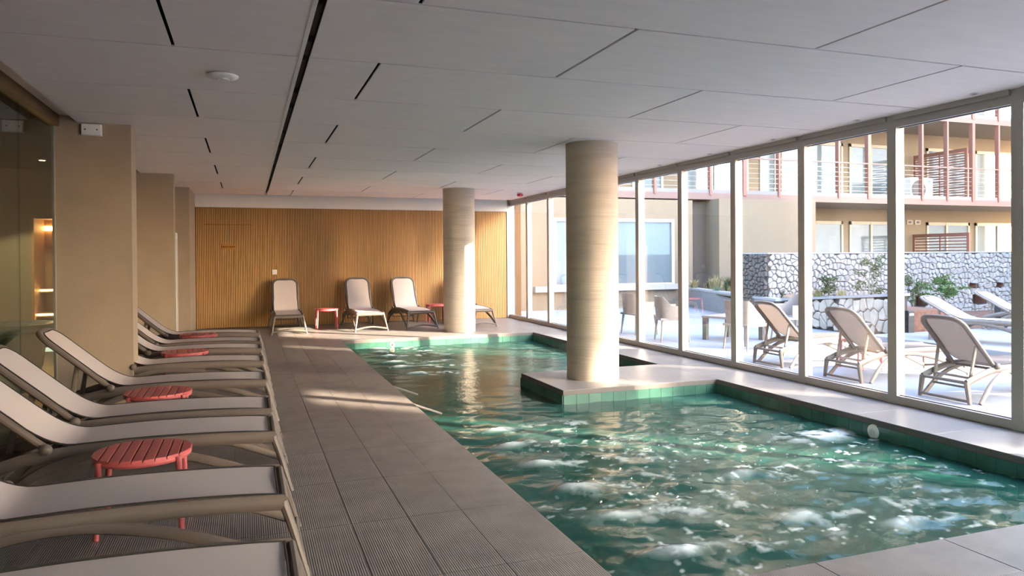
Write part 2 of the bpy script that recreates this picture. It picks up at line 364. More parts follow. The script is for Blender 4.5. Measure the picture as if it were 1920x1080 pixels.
# ---- piers at the left, rear of the left side
def pier(name, x0, x1, y0, y1, label):
    p = MB().box(x0, x1, y0, y1, 0, CZ+.08).build(name, Mt['plaster']); return tag(p, label, 'pillar')
pier('plaster_pillar', XL, -1.04, 7.88, 8.20, 'wide beige plaster pillar nearest the camera, beside the glass partition')
pier('plaster_pillar', XL, -1.04, 12.19, 12.42, 'middle beige plaster pillar between two others, behind the red tables')
pier('plaster_pillar', XL, -.97, 14.36, YB-.001, 'narrow beige plaster pillar touching the oak slat wall')
wl = MB().box(XL-.015, XL, 8.20, YB, 0, CZ+.09).build('wall_left', Mt['plaster']); tag(wl, kind='structure')
cb = empty('tall_cabinet', (-1.685, 13.05, 0)); tag(cb, 'tall narrow white cabinet between the two rear plaster pillars', 'cabinet')
MB().cbox(0, .60, 0, .30, 0, 1.84, .006).build('body', Mt['plastic'], cb)
MB().box(.60, .606, .10, .16, .08, 1.74).build('glass_strip', Mt['steel'], cb)
# emergency light, access point, alarm, downlights
em = empty('emergency_light', (-1.37, 7.88, 2.63)); tag(em, 'small white emergency light box high on the near plaster pillar', 'light')
MB().cbox(-.085, .085, -.052, .052, 0, .05, .006).build('housing', Mt['plastic'], em).rotation_euler = (R(90), 0, 0)
for sx in (-.05, .05): MB().lathe([(.007, 0), (.007, .004)], 10, (sx, 0, .0505)).build('screw', Mt['black'], em).rotation_euler = (R(90), 0, 0)
ap = empty('ceiling_disc', (-.15, 5.53, CZ)); tag(ap, 'flat round white access point under the ceiling', 'access point')
MB().lathe([(.085, 0), (.108, -.012), (.104, -.020), (.075, -.034), (.045, -.038)], 32).build('shell', Mt['plastic'], ap)
MB().lathe([(.045, -.038), (.043, -.042), (.02, -.043)], 24).build('center_ring', Mt['white'], ap)
al = empty('fire_alarm', (5.18, 13.8, CZ)); tag(al, 'small red fire alarm sounder on the ceiling near the far windows', 'alarm')
MB().lathe([(.06, 0), (.06, -.02), (.05, -.025)], 20).build('base', Mt['plastic'], al); MB().lathe([(.05, -.025), (.062, -.04), (.055, -.075), (.02, -.085)], 20).build('sounder', Mt['alarm'], al)
nm = ['first', 'second', 'third', 'fourth', 'fifth', 'sixth']
dlm = [MB().lathe([(.03, -.0), (.034, -.004), (.026, -.006), (.024, -.001)], 18).mesh('ring', Mt['steel']), MB().lathe([(.024, 0), (.022, -.002)], 14).mesh('lens', Mt['dark'])]
for k, y in enumerate((4.31, 5.52, 6.72, 7.92, 9.12, 10.32)):
    d = empty('downlight', (5.56, y, CZ)); link('ring', dlm[0], d); link('lens', dlm[1], d)
    tag(d, 'tiny recessed ceiling downlight by the windows, %s counting from the right of the photo' % nm[k], 'downlight', 'downlights along the windows')

# ---- window wall on the right: one window per bay
ME = [5.20+1.193*k for k in range(-11, 9)]            # near edges of the mullions
GX = 5.755
def win(n, y0, y1, z0=.0, z1=CZ):
    w = empty('window_%d' % n, (0, y0, 0)); tag(w, kind='structure'); L = y1-y0
    MB().box(5.70, 5.80, 0, .10, z0, z1).build('mullion', Mt['alu'], w)
    MB().box(5.70, 5.80, .10, L, .012, .078).box(5.71, 5.79, .10, L, 0, .012).build('sill', Mt['alu'], w)
    MB().box(5.70, 5.80, .10, L, 2.585, 2.655).box(5.675, 5.80, .10, L, 2.655, CZ).build('head', Mt['alu'], w)
    MB().box(GX-.012, GX-.006, .10, L, .078, .084).box(GX-.012, GX-.006, .10, L, 2.579, 2.585).box(GX-.012, GX-.006, .10, .106, .084, 2.579).build('gasket', Mt['gasket'], w)
    MB().box(GX-.004, GX+.004, .10, L, .078, 2.585).build('glass_pane', Mt['glass'], w)
    return w
edges = ME+[YB-.05]
for n in range(len(edges)-1): win(n+1, edges[n], edges[n+1])
ep = MB().box(5.64, 5.82, YB-.05, YB-.001, 0, CZ).build('trim_2', Mt['alu']); tag(ep, kind='structure')
# plastered end behind the camera
we = MB().box(XL-.1, WX+.16, Y0-.2, Y0, -.1, 3.0).build('wall_front', Mt['plaster']); tag(we, kind='structure')

# ---- glass partition at the left and the spa room behind it
gp = empty('wall_glass', (XL, 0, 0)); tag(gp, kind='structure')
MB().box(-.02, .05, Y0, 7.88, 2.655, 2.765).build('header', Mt['bronze'], gp)
for a, b in ((6.76, 7.86), (5.40, 6.75), (4.04, 5.39), (2.68, 4.03), (1.32, 2.67), (-.04, 1.31), (-1.4, -.05), (-3.15, -1.41), (-7.95, -3.16)):
    MB().box(-.006, .006, a, b, .01, 2.66).build('glass_pane', Mt['glassdark'], gp)
MB().box(-.012, .012, 7.862, 7.88, 0, 2.66).build('edge_profile', Mt['alu'], gp)
sr = MB().box(-6.2, -6.0, 1, 13.3, -.3, 2.9).box(-6, -3.10, 13.0, 13.2, -.3, 2.9).box(-2.78, XL-.15, 13.0, 13.2, -.3, 2.9).box(-3.10, -2.78, 13.0, 13.2, 2.05, 2.9).box(-6, XL-.1, .8, 1.0, -.3, 2.9).box(-5.2, -3.9, 10.4, 10.6, 0, 2.9)
wsp = sr.build('wall_spa', Mt['olive']); tag(wsp, kind='structure')
fsp = MB().box(-6, XL-.1, 1, 13.0, -.3, -.003).build('floor_spa', mat('spa_floor', (.12, .10, .08), .3)); tag(fsp, kind='structure')
sn = empty('sauna_niche', (-2.90, 13.0, 0)); tag(sn, 'warm lit wooden sauna niche behind the tinted glass partition', 'sauna')
MB().box(-.16, .16, .62, .66, 0, 2.05).box(-.20, -.16, 0, .66, 0, 2.05).box(.16, .20, 0, .66, 0, 2.05).box(-.2, .2, 0, .66, 2.05, 2.09).build('lining', Mt['sauna'], sn)
for z, d in ((.95, .30), (.58, .10)):
    MB().box(-.16, .16, d, .62, z-.05, z).build('bench', Mt['sauna'], sn); MB().box(-.15, .15, d-.008, d-.001, z-.03, z-.005).build('led_strip', Mt['led'], sn)
MB().box(-.15, .15, .60, .615, 1.88, 1.95).build('led_strip', Mt['led'], sn)
MB().bar((.0, -.03, 1.0), (.0, -.03, 1.3), .014, .014, (0, 1, 0)).build('door_handle', Mt['steel'], sn)
dl = empty('spa_downlight', (-2.62, 11.6, 2.79)); tag(dl, 'small lit downlight in the spa room behind the glass partition', 'downlight')
MB().lathe([(.05, 0), (.05, -.02), (.035, -.022)], 18).build('ring', Mt['steel'], dl); MB().lathe([(.035, -.022), (.03, -.024)], 16).build('lens', Mt['led'], dl)
ld = bpy.data.lights.new('spa_lamp', 'SPOT'); lo = bpy.data.objects.new('spa_lamp', ld); COL.objects.link(lo); lo.parent = dl; lo.location = (0, 0, -.04); ld.energy = 60; ld.color = (1, .80, .55); ld.spot_size = R(120); ld.shadow_soft_size = .04
def tub(loc, s, label, m):
    t = empty('spa_tub', loc); tag(t, label, 'tub', 'spa tubs behind the glass')
    MB().lathe([(.30, 0), (.42, .05), (.52, .30), (.56, .62), (.60, .66), (.66, .67), (.68, .71), (.66, .745), (.60, .75), (.55, .72), (.50, .55), (.45, .40)], 48, sx=s, sy=s*.8).build('shell', m, t)
    MB().lathe([(.45*s, .60), (.53*s, .61)], 32, sy=.8).build('water', Mt['tealtub'], t)
tub((-2.55, 8.9, 0), 1.0, 'round pale spa tub farther behind the tinted glass', Mt['tub'])
tub((-2.42, 6.75, -.03), .95, 'round pale spa tub close to the tinted glass, at the photo edge', Mt['tub'])

# ---- concrete columns
def column(x, y, zb, label):
    c = MB().lathe([(.30, zb), (.30, CZ+.05)], 64, (x, y, 0)).build('concrete_column', Mt['concrete']); return tag(c, label, 'column')
column(3.76, 7.65, 0, 'thick round board-marked concrete column standing on the pool island')
column(3.79, 13.41, 0, 'round concrete column at the far pool edge before the slat wall')

# ---- pool water
jets = [(2.02, 12.45), (2.01, 12.0), (2.04, 11.5), (1.99, 10.8), (1.99, 10.28), (2.08, 9.63), (2.06, 6.18), (1.97, 5.63), (2.0, 5.04), (2.03, 4.44), (2.05, 3.89), (2.06, 3.29), (3.0, 3.5), (3.2, 4.3), (3.5, 3.2)]
step = .022
gx = np.arange(PX0+.0005, PX1+.001, step); gy = np.arange(PY0, PY1+.001, step); X, Y = np.meshgrid(gx, gy)
H = np.zeros_like(X)
calm = 1/(1+np.exp(-(np.abs(Y-8.3)-1.3)*2.2)); amp = .45+.9*calm*(Y < 7.5)+.35*calm*(Y > 9)
for k in range(46):
    lam = rng.uniform(.10, .75); th = rng.normal(R(75), R(50)); ph = rng.uniform(0, 6.28); a = .0009*(lam/.5)**.85
    wob = .25*np.sin(X*1.7+k)+.25*np.sin(Y*1.3+2*k)
    s_ = np.sin((X*math.cos(th)+Y*math.sin(th))*2*math.pi/lam+ph+wob*2); H += a*(1-2*np.abs(s_)**.8+.6*0) if k % 3 == 0 else a*s_
H = (H-H.mean())*amp
def vnoise(sc, seed):
    r_ = np.random.default_rng(seed); n = 96; G = r_.random((n, n)); u = (X*sc) % n; v = (Y*sc) % n; i = u.astype(int); j = v.astype(int); fu = u-i; fv = v-j
    fu = fu*fu*(3-2*fu); fv = fv*fv*(3-2*fv); i2 = (i+1) % n; j2 = (j+1) % n
    return (G[j, i]*(1-fu)+G[j, i2]*fu)*(1-fv)+(G[j2, i]*(1-fu)+G[j2, i2]*fu)*fv
nz = .5*vnoise(9, 1)+.3*vnoise(21, 2)+.2*vnoise(43, 3)
H += (nz-.5)*.006*amp
foam = np.zeros_like(X)
for i, (jx, jy) in enumerate(jets):
    big = .55 if i > 11 else 1
    d2 = ((X-jx-.05)/.17)**2+((Y-jy)/.09)**2
    H += .030*big*np.exp(-d2)*(.7+.6*nz); foam += .95*big*np.exp(-d2*2.2)*(.25+1.1*nz)
    d3 = ((X-jx-.55)/.5)**2+((Y-jy+.05)/.16)**2
    foam += .6*big*np.exp(-d3)*np.clip((nz-.56)*6, 0, 1)
d4 = ((X-4.62)/.33)**2+((Y-5.02)/.13)**2; foam += 1.2*np.exp(-d4)*np.clip((nz-.36)*4, 0, 1); H += .015*np.exp(-d4)*nz
near = 1/(1+np.exp((Y-5.3)*2.2)); sp2 = vnoise(15, 5)*.5+vnoise(33, 6)*.5
foam += near*np.clip((sp2-.73)*7, 0, .8)*np.clip((vnoise(2.2, 8)-.35)*3, 0, 1)
foam = np.clip(foam, 0, 1)
hole = (X > IX0) & (Y > IY0) & (Y < IY1)
ny, nx = X.shape; V = np.stack([X, Y, H], -1).reshape(-1, 3)
F = []
okc = ~(hole[:-1, :-1] & hole[1:, 1:] & hole[:-1, 1:] & hole[1:, :-1])
idx = np.arange(ny*nx).reshape(ny, nx)
Q = np.stack([idx[:-1, :-1], idx[:-1, 1:], idx[1:, 1:], idx[1:, :-1]], -1)[okc]
me = bpy.data.meshes.new('pool_water'); me.from_pydata(V.tolist(), [], Q.tolist()); me.polygons.foreach_set('use_smooth', [True]*len(me.polygons))
at = me.attributes.new('foam', 'FLOAT', 'POINT'); at.data.foreach_set('value', foam.reshape(-1).astype(np.float32))
wm = bpy.data.materials.new('pool_water'); wm.use_nodes = True; t = wm.node_tree; t.nodes.clear()
N = t.nodes.new; out = N('ShaderNodeOutputMaterial'); fr = N('ShaderNodeFresnel'); fr.inputs[0].default_value = 1.36
gl = N('ShaderNodeBsdfGlossy'); gl.inputs['Roughness'].default_value = .03; gl.inputs[0].default_value = (.52, .52, .50, 1); tr = N('ShaderNodeBsdfTransparent'); tr.inputs[0].default_value = (.45, .72, .62, 1)
df = N('ShaderNodeBsdfDiffuse'); df.inputs[0].default_value = (.022, .105, .088, 1); m1 = N('ShaderNodeMixShader'); m1.inputs[0].default_value = .35; m2 = N('ShaderNodeMixShader'); m3 = N('ShaderNodeMixShader')
fd = N('ShaderNodeBsdfDiffuse'); fd.inputs[0].default_value = (.72, .82, .84, 1); at_ = N('ShaderNodeAttribute'); at_.attribute_name = 'foam'
ns = N('ShaderNodeTexNoise'); ns.inputs['Scale'].default_value = 28; ns.inputs['Detail'].default_value = 4; g = N('ShaderNodeNewGeometry'); bm = N('ShaderNodeBump'); bm.inputs['Strength'].default_value = .25; bm.inputs['Distance'].default_value = .012
L = t.links.new; L(g.outputs['Position'], ns.inputs['Vector']); L(ns.outputs[0], bm.inputs['Height'])
for n_ in (fr, gl): L(bm.outputs[0], n_.inputs['Normal'])
L(df.outputs[0], m1.inputs[1]); L(tr.outputs[0], m1.inputs[2]); L(fr.outputs[0], m2.inputs[0]); L(m1.outputs[0], m2.inputs[1]); L(gl.outputs[0], m2.inputs[2])
L(at_.outputs['Fac'], m3.inputs[0]); L(m2.outputs[0], m3.inputs[1]); L(fd.outputs[0], m3.inputs[2]); L(m3.outputs[0], out.inputs[0])
me.materials.append(wm); wo = link('pool_water', me, None, (0, 0, WATER)); tag(wo, 'rippled green water of the indoor pool with whirling foam', 'water', kind='stuff')
bub = MB()
for i in range(80):
    x = rng.normal(3.55, .55) if i < 55 else rng.normal(2.55, .3); y = rng.normal(4.4, .55) if i < 55 else rng.normal(4.3, .8)
    if PX0+.1 < x < PX1-.1 and PY0+.1 < y < PY1:
        r = rng.uniform(.004, .011); bub.ball((x, y, WATER+.012), r, n=6, m=4)
tag(bub.build('water_bubbles', Mt['bubble']), 'scattered bubbles and drops on the near pool water', 'bubbles', kind='stuff')
# inlets
def inlet(loc, rz, label, r):
    e = empty('pool_inlet', loc, rz); tag(e, label, 'inlet')
    f_ = MB().lathe([(r, 0), (r, .012), (r*.8, .02)], 24).build('flange', Mt['plastic'], e); f_.rotation_euler = (R(90), 0, 0)
    n_ = MB().lathe([(r*.42, .02), (r*.42, .03), (r*.2, .03)], 16).build('nozzle', Mt['ac'] if r > .05 else Mt['black'], e); n_.rotation_euler = (R(90), 0, 0)
inlet((5.0, 4.79, -.105), R(-90), 'round white inlet nozzle with a jet of foam on the right pool wall', .062)
inlet((2.36, PY1, -.105), 0, 'small white inlet with a black eye in the far pool wall', .045)

# ================================================================== FURNITURE
def arc(p0, p1, p2, n):                                # quadratic curve
    p0, p1, p2 = Vector(p0), Vector(p1), Vector(p2)
    return [p0*(1-u)**2+p1*2*u*(1-u)+p2*u*u for u in [i/n for i in range(n+1)]]
def smooth_path(pts, n=6):                             # Catmull-Rom
    P = [Vector(p) for p in pts]; P = [P[0]*2-P[1]]+P+[P[-1]*2-P[-2]]; o = []
    for i in range(1, len(P)-2):
        for k in range(n):
            u = k/n; a, b, c, d = P[i-1], P[i], P[i+1], P[i+2]
            o.append(.5*((2*b)+(c-a)*u+(2*a-5*b+4*c-d)*u*u+(3*b-a-3*c+d)*u**3))
    o.append(P[-2]); return o
HX, HZ, BL = -1.19, .352, .70
def make_lounger(ang, fm, sm, group, prop=True):
    root = empty('sun_lounger'); tag(root, None, 'sun lounger', group); ca, sa = math.cos(ang), math.sin(ang)
    for s in (-1, 1):
        MB().sweep(smooth_path([(0, s*.255, .322), (-.35, s*.255, .338), (-.75, s*.255, .342), (HX, s*.255, .325), (-1.42, s*.255, .275), (-1.60, s*.255, .215)], 4), .021, .036, 10, (0, 1, 0)).build('side_rail', fm, root)
        MB().sweep([(-.005, s*.253, .325), (.03, s*.27, .22), (.095, s*.315, 0)], [.019, .018, .014], [.021, .019, .014], 8, (0, 1, 0)).build('front_leg', fm, root)
        MB().sweep(smooth_path([(.07, s*.305, .05), (-.20, s*.295, .165), (-.5, s*.275, .262), (-.82, s*.259, .312), (-1.1, s*.268, .288), (-1.32, s*.30, .18), (-1.50, s*.33, 0)], 4), .018, .027, 8, (0, 1, 0)).build('arched_leg', fm, root)
        MB().sweep([(-1.60, s*.255, .225), (-1.60, s*.275, .10), (-1.60, s*.29, 0)], [.028, .024, .020], [.028, .024, .020], 8, (0, 1, 0)).build('rear_leg', fm, root)
        MB().ball((HX, s*.282, HZ+.012), .034, .026, .032).build('hinge_knob', fm, root)
        if prop:
            a = Vector((HX-.33*ca, s*.215, HZ+.33*sa-.02)); b = Vector((-1.50, s*.20, .155))
            MB().sweep([a, (a+b)/2, b], .013, .019, 8, (0, 1, 0)).build('prop_arm', fm, root)
    MB().sweep([(0, -.255, .322), (0, 0, .322), (0, .255, .322)], .020, .028, 10, (1, 0, 0)).build('foot_bar', fm, root)
    for cx_ in (-.62, -1.12): MB().sweep([(cx_, -.25, .318), (cx_, .25, .318)], .02, .014, 8, (1, 0, 0)).build('cross_bar', fm, root)
    MB().sweep(smooth_path([(.085, -.31, .045), (.07, 0, .085), (.085, .31, .045)], 5), .012, .016, 8, (1, 0, 0)).build('front_stretcher', fm, root)
    for cx_, cz_, hw, rw_, rh_ in ((-1.60, .215, .26, .02, .016), (-1.60, .03, .285, .014, .014), (-1.46, .245, .25, .05, .008)): MB().sweep([(cx_, -hw, cz_), (cx_, hw, cz_)], rw_, rh_, 8, (1, 0, 0)).build('rear_stretcher', fm, root)
    if prop: MB().sweep([(-1.50, -.21, .150), (-1.50, .21, .150)], .011, .011, 8, (1, 0, 0)).build('prop_bar', fm, root)
    def bp(l, y, off=0): return Vector((HX-l*ca+off*sa*1, y, HZ+l*sa+off*ca))
    rc = .115; wv = .240; pts = [bp(0, -wv)]+[bp(l, -wv) for l in (.2, .4, BL-rc)]
    pts += [bp(BL-rc+rc*math.sin(q), -(wv-rc)-rc*math.cos(q)) for q in [R(x) for x in (22, 45, 68, 90)]]+[bp(BL+.008, 0)]
    pts += [Vector((p.x, -p.y, p.z)) for p in pts[:-1][::-1]]
    MB().sweep(pts, .022, .027, 10, (sa, 0, ca)).build('backrest_frame', fm, root)
    # sling: profile seat -> hinge curve -> back
    prof = [(-.024, .351), (-.15, .362), (-.4, .374), (-.7, .378), (-.95, .372), (-1.06, .368)]
    prof = [(p.x, p.z) for p in smooth_path([(x, 0, z) for x, z in prof], 3)]
    b1 = bp(.16, 0, .022); prof += [(p.x, p.z) for p in arc((-1.06, 0, .368), (-1.165, 0, .368), b1, 6)[1:]]
    ns_ = len(prof); ll = [.25, .36, .46, .54, BL-rc-.02]+[BL-rc-.02+(rc)*math.sin(R(q)) for q in (25, 48, 68, 82, 90)]
    prof2 = [(bp(l, 0, .022).x, bp(l, 0, .022).z, l) for l in ll]; rows = []; ed = []
    for i, (x, z) in enumerate(prof):
        w = .232; rows.append([Vector((x, w*u, z-.006*(1-u*u))) for u in (-1, -.6, -.2, .2, .6, 1)])
    for x, z, l in prof2:
        q = max(0, l-(BL-rc-.02))/rc; w = .225-rc*(1-math.sqrt(max(0, 1-q*q)))*.95
        rows.append([Vector((x, w*u, z-.006*(1-u*u))) for u in (-1, -.6, -.2, .2, .6, 1)])
    mb = MB().grid(rows); sl_ = mb.build('sling', sm, root)
    loop = [r[0] for r in rows]+[r[-1] for r in rows[::-1]]
    MB().sweep([p+Vector((0, 0, .001)) for p in loop]+[loop[0]], .0048, .0048, 5).build('piping', Mt['pipe'], sl_)
    return root
def place(o, x, y, z=0, rz=0, label=None):
    o.location = (x, y, z); o.rotation_euler = (0, 0, rz); o['label'] = label; return o
L0 = make_lounger(R(41.5), Mt['frame'], Mt['sling'], 'loungers in the row along the left side')
rowY = [2.60, 3.645, 4.905, 5.63, 6.935, 8.17, 9.30, 10.08, 11.20]
labs = ['taupe sun lounger nearest the camera, cut off by the bottom edge of the photo', 'taupe sun lounger just in front of the nearest red table', 'taupe sun lounger just behind the nearest red table',
        'taupe sun lounger just in front of the second nearest red table', 'taupe sun lounger behind the second red table, its backrest against the near pillar',
        'taupe sun lounger just in front of the third red table of the left row', 'taupe sun lounger just behind the third red table of the left row',
        'taupe sun lounger just in front of the farthest red table of the left row', 'taupe sun lounger farthest back in the left row, behind the farthest red table']
for i, y in enumerate(rowY): place(L0 if i == 0 else copy_tree(L0), .145, y, 0, 0, labs[i])
B0 = make_lounger(R(62), Mt['frame'], Mt['sling'], 'loungers against the slat wall')
for i, (x, y, a, lb) in enumerate(((.725, 14.21, R(-90), 'upright taupe lounger before the slats, nearest the light switch'), (2.225, 14.14, R(-88), 'upright taupe lounger before the slats, to the right of the thin red table'),
        (3.215, 14.14, R(-87), 'upright taupe lounger before the slats, just left of the far column'), (4.43, 14.12, R(-90), 'taupe lounger half hidden behind the far concrete column'))):
    place(B0 if i == 0 else copy_tree(B0), x, y, 0, a, lb)

def make_table():
    r0 = .238; root = empty('side_table'); tag(root, None, 'side table', None); n = 9; w = 2*r0/n
    for i in range(n):
        a = -r0+i*w+.003; b = a+w-.005; pts = []
        f = lambda x: math.sqrt(max(1e-4, r0*r0-min(abs(x), r0*.985)**2))
        q = [a+(b-a)*k/4 for k in range(5)]
        poly = [(x, -f(x)) for x in q]+[(x, f(x)) for x in q[::-1]]
        nn = len(poly); cx = (a+b)/2
        v = [(x, y, .385) for x, y in poly]+[(x, y, .396) for x, y in poly]+[(cx+(x-cx)*.86, y*.99, .400) for x, y in poly]
        fa = [tuple(range(nn))[::-1], tuple(range(2*nn, 3*nn))]
        for lv in (0, 1): fa += [(lv*nn+k, lv*nn+(k+1) % nn, (lv+1)*nn+(k+1) % nn, (lv+1)*nn+k) for k in range(nn)]
        MB().add(v, fa).build('slat', Mt['red'], root)
    ring = [Vector((.222*math.cos(q), .222*math.sin(q), .373)) for q in [2*math.pi*k/40 for k in range(40)]]
    MB().sweep(ring, .014, .015, 8, closed=True).box(-.21, .21, -.015, .015, .362, .385).box(-.015, .015, -.21, .21, .362, .385).build('rim', Mt['red'], root)
    for sx in (-1, 1):
        for sy in (-1, 1):
            MB().sweep([(sx*.182, sy*.150, .386), (sx*.188, sy*.155, .2), (sx*.196, sy*.162, 0)], [.017, .0155, .014], [.017, .0155, .014], 10, (1, 0, 0)).build('leg', Mt['red'], root)
    return root
T0 = make_table()
for i, (x, y, z, a, lb, g) in enumerate(((-.525, 4.285, 0, 0, 'red slatted side table nearest the camera, between two taupe loungers', 'red tables of the left row'), (-.645, 6.15, 0, 0, 'red slatted side table in the left row, before the near pillar foot', 'red tables of the left row'),
        (-.645, 8.71, 0, R(4), 'third red slatted side table of the left row, right of the near pillar', 'red tables of the left row'), (-.62, 10.63, 0, 0, 'farthest red slatted side table of the left row', 'red tables of the left row'),
        (1.485, 15.02, 0, 0, 'red side table standing alone before the slat wall between two loungers', 'red tables by the slat wall'), (3.84, 15.42, 0, 0, 'red side table mostly hidden behind the far column', 'red tables by the slat wall'),
        (7.72, 7.62, -.12, R(90), 'red side table outdoors between the loungers beyond the window', 'red tables outdoors'))):
    o = T0 if i == 0 else copy_tree(T0); place(o, x, y, z, a, lb); o['group'] = g

# ================================================================== OUTDOORS
TZ = -.12
ft = MB().box(WX+.2, 60, -40, 60, TZ-.3, TZ).box(-40, WX+.2, -40, Y0-.1, TZ-.3, TZ).box(WX+.16, WX+.2, -40, 30, TZ-.3, -.002).build('floor_terrace', Mt['terrace']); tag(ft, kind='structure')
# unseen blocker walls added off right: shade terrace and facade, gaps pass sun strips
wa = MB()
for a, b in ((-24.0, -11.05), (-10.1, -8.25), (-7.65, -6.28), (-5.75, -4.65), (-1.85, 13.5)): wa.box(20, 20.4, a, b, TZ, 10.2)
wa.box(20, 20.4, -8.25, -7.65, 8.6, 10.2)
wa.box(34, 34.4, -3, 17.5, TZ, 15)
wo_ = wa.build('wall_sun_blocker', Mt['white']); tag(wo_, kind='structure')
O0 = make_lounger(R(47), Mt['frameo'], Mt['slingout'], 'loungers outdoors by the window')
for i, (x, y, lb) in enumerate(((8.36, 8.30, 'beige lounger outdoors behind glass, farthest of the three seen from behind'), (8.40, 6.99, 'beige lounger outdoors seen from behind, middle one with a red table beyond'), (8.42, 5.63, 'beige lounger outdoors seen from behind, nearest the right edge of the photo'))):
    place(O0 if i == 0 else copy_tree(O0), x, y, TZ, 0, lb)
F0 = make_lounger(R(29), Mt['frameo'], Mt['slingw'], 'white loungers on the far terrace')
for i, (x, y, a, lb) in enumerate(((11.30, 7.58, R(-78), 'white reclining lounger on the far terrace before the stone wall'), (13.65, 8.43, R(-78), 'second white lounger on the far terrace, cut by the window frame at right'))):
    place(F0 if i == 0 else copy_tree(F0), x, y, TZ+.102, a, lb)
pd = MB().cbox(10.35, 19.9, 5.2, 10.05, TZ, TZ+.10, .01).build('platform', Mt['coping']); tag(pd, 'low pale stone platform under the white loungers outdoors', 'platform')

# ---- stone walls: every stone a piece
def cells(w, h, size, seed, holes=()):
    r_ = random.Random(seed); pts = []; nx_ = max(2, int(w/size)); nh = max(2, int(h/size))
    for j in range(-1, nh+1):
        for i in range(-1, nx_+1): pts.append(((i+.5+(.5 if j % 2 else 0)*.6+r_.uniform(-.42, .42))*w/nx_, (j+.5+r_.uniform(-.42, .42))*h/nh))
    out = []
    for a, p in enumerate(pts):
        if not (0 < p[0] < w and 0 < p[1] < h): continue
        if any(x0-.02 < p[0] < x1+.02 and z0-.02 < p[1] < z1+.02 for x0, x1, z0, z1 in holes): continue
        poly = [(max(0, p[0]-size*1.5), max(0, p[1]-size*1.5)), (min(w, p[0]+size*1.5), max(0, p[1]-size*1.5)), (min(w, p[0]+size*1.5), min(h, p[1]+size*1.5)), (max(0, p[0]-size*1.5), min(h, p[1]+size*1.5))]
        for b, q in enumerate(pts):
            if a == b or abs(q[0]-p[0]) > size*2.8 or abs(q[1]-p[1]) > size*2.8: continue
            mx_, mz = (p[0]+q[0])/2, (p[1]+q[1])/2; nx2, nz2 = q[0]-p[0], q[1]-p[1]; new = []
            for k in range(len(poly)):
                c, d = poly[k], poly[(k+1) % len(poly)]; sc_ = (c[0]-mx_)*nx2+(c[1]-mz)*nz2; sd2 = (d[0]-mx_)*nx2+(d[1]-mz)*nz2
                if sc_ <= 0: new.append(c)
                if sc_*sd2 < 0: u = sc_/(sc_-sd2); new.append((c[0]+(d[0]-c[0])*u, c[1]+(d[1]-c[1])*u))
            poly = new
            if len(poly) < 3: break
        if len(poly) < 3: continue
        bad = False
        for x0, x1, z0, z1 in holes:
            poly2 = [(x if not (x0 < x < x1 and z0 < z < z1) else (x0 if abs(x-x0) < abs(x-x1) else x1), z) for x, z in poly]; poly = poly2
        out.append(poly)
    return out
def stone_mb(poly, r_, gap=.010, depth=.05):
    cx = sum(p[0] for p in poly)/len(poly); cz = sum(p[1] for p in poly)/len(poly); n = len(poly)
    def ins(p, g): dx, dz = p[0]-cx, p[1]-cz; l = math.hypot(dx, dz)+1e-6; k = max(.2, 1-g/l); return (cx+dx*k, cz+dz*k)
    d = depth*r_.uniform(.6, 1.2); tilt = r_.uniform(-.12, .12); tilt2 = r_.uniform(-.12, .12)
    v = [(ins(p, gap)[0], .02, ins(p, gap)[1]) for p in poly]+[(ins(p, gap)[0], -d*.6, ins(p, gap)[1]) for p in poly]
    v += [(ins(p, gap+.022)[0], -d+tilt*(p[0]-cx)+tilt2*(p[1]-cz), ins(p, gap+.022)[1]) for p in poly]
    f = [tuple(range(2*n, 3*n))]
    for lv in (0, 1): f += [(lv*n+k, lv*n+(k+1) % n, (lv+1)*n+(k+1) % n, (lv+1)*n+k) for k in range(n)]
    return v, f
def stone_face(parent, w, h, size, seed, mats, loc, rz, limit=300, holes=(), topfn=None):
    r_ = random.Random(seed); cl = cells(w, h, size, seed, holes); r_.shuffle(cl); rest = MB(); k = 0
    cl.sort(key=lambda p: -(max(q[0] for q in p)-min(q[0] for q in p))*(max(q[1] for q in p)-min(q[1] for q in p)))
    for poly in cl:
        if topfn: poly = [(x, z*topfn(x)/h) for x, z in poly]
        v, f = stone_mb(poly, r_)
        if k < limit: MB().add(v, f).build('stone', Mt[mats[k % len(mats)]], parent, loc, rz); k += 1
        else: rest.add(v, f)
    if rest.v: rest.build('small_stones', Mt[mats[0]], parent, loc, rz)['kind'] = 'stuff'
# lower planter wall, faces the pool hall
lw_ = empty('planter_wall', (10.98, 12.95, TZ), R(-90)); tag(lw_, 'low planter wall of cream rubble stones with a pale coping', 'stone wall')
top = lambda x: .50+.225*x/2.75
MB().add([(0, .0, 0), (2.85, .0, 0), (2.85, .35, 0), (0, .35, 0), (0, 0, .53), (2.85, 0, .76), (2.85, .35, .76), (0, .35, .53)], [(0,3,2,1),(4,5,6,7),(0,1,5,4),(1,2,6,5),(2,3,7,6),(3,0,4,7)]).build('core', Mt['mortar'], lw_)
stone_face(lw_, 2.85, .53, .17, 3, ['stone2'], (0, 0, 0), 0, topfn=lambda x: .53+.23*x/2.85)
MB().add([(-.06, -.06, .53), (2.9, -.06, .765), (2.9, .37, .765), (-.06, .37, .53), (-.06, -.06, .58), (2.9, -.06, .815), (2.9, .37, .815), (-.06, .37, .58)], [(0,3,2,1),(4,5,6,7),(0,1,5,4),(1,2,6,5),(2,3,7,6),(3,0,4,7)]).build('coping', Mt['coping'], lw_)
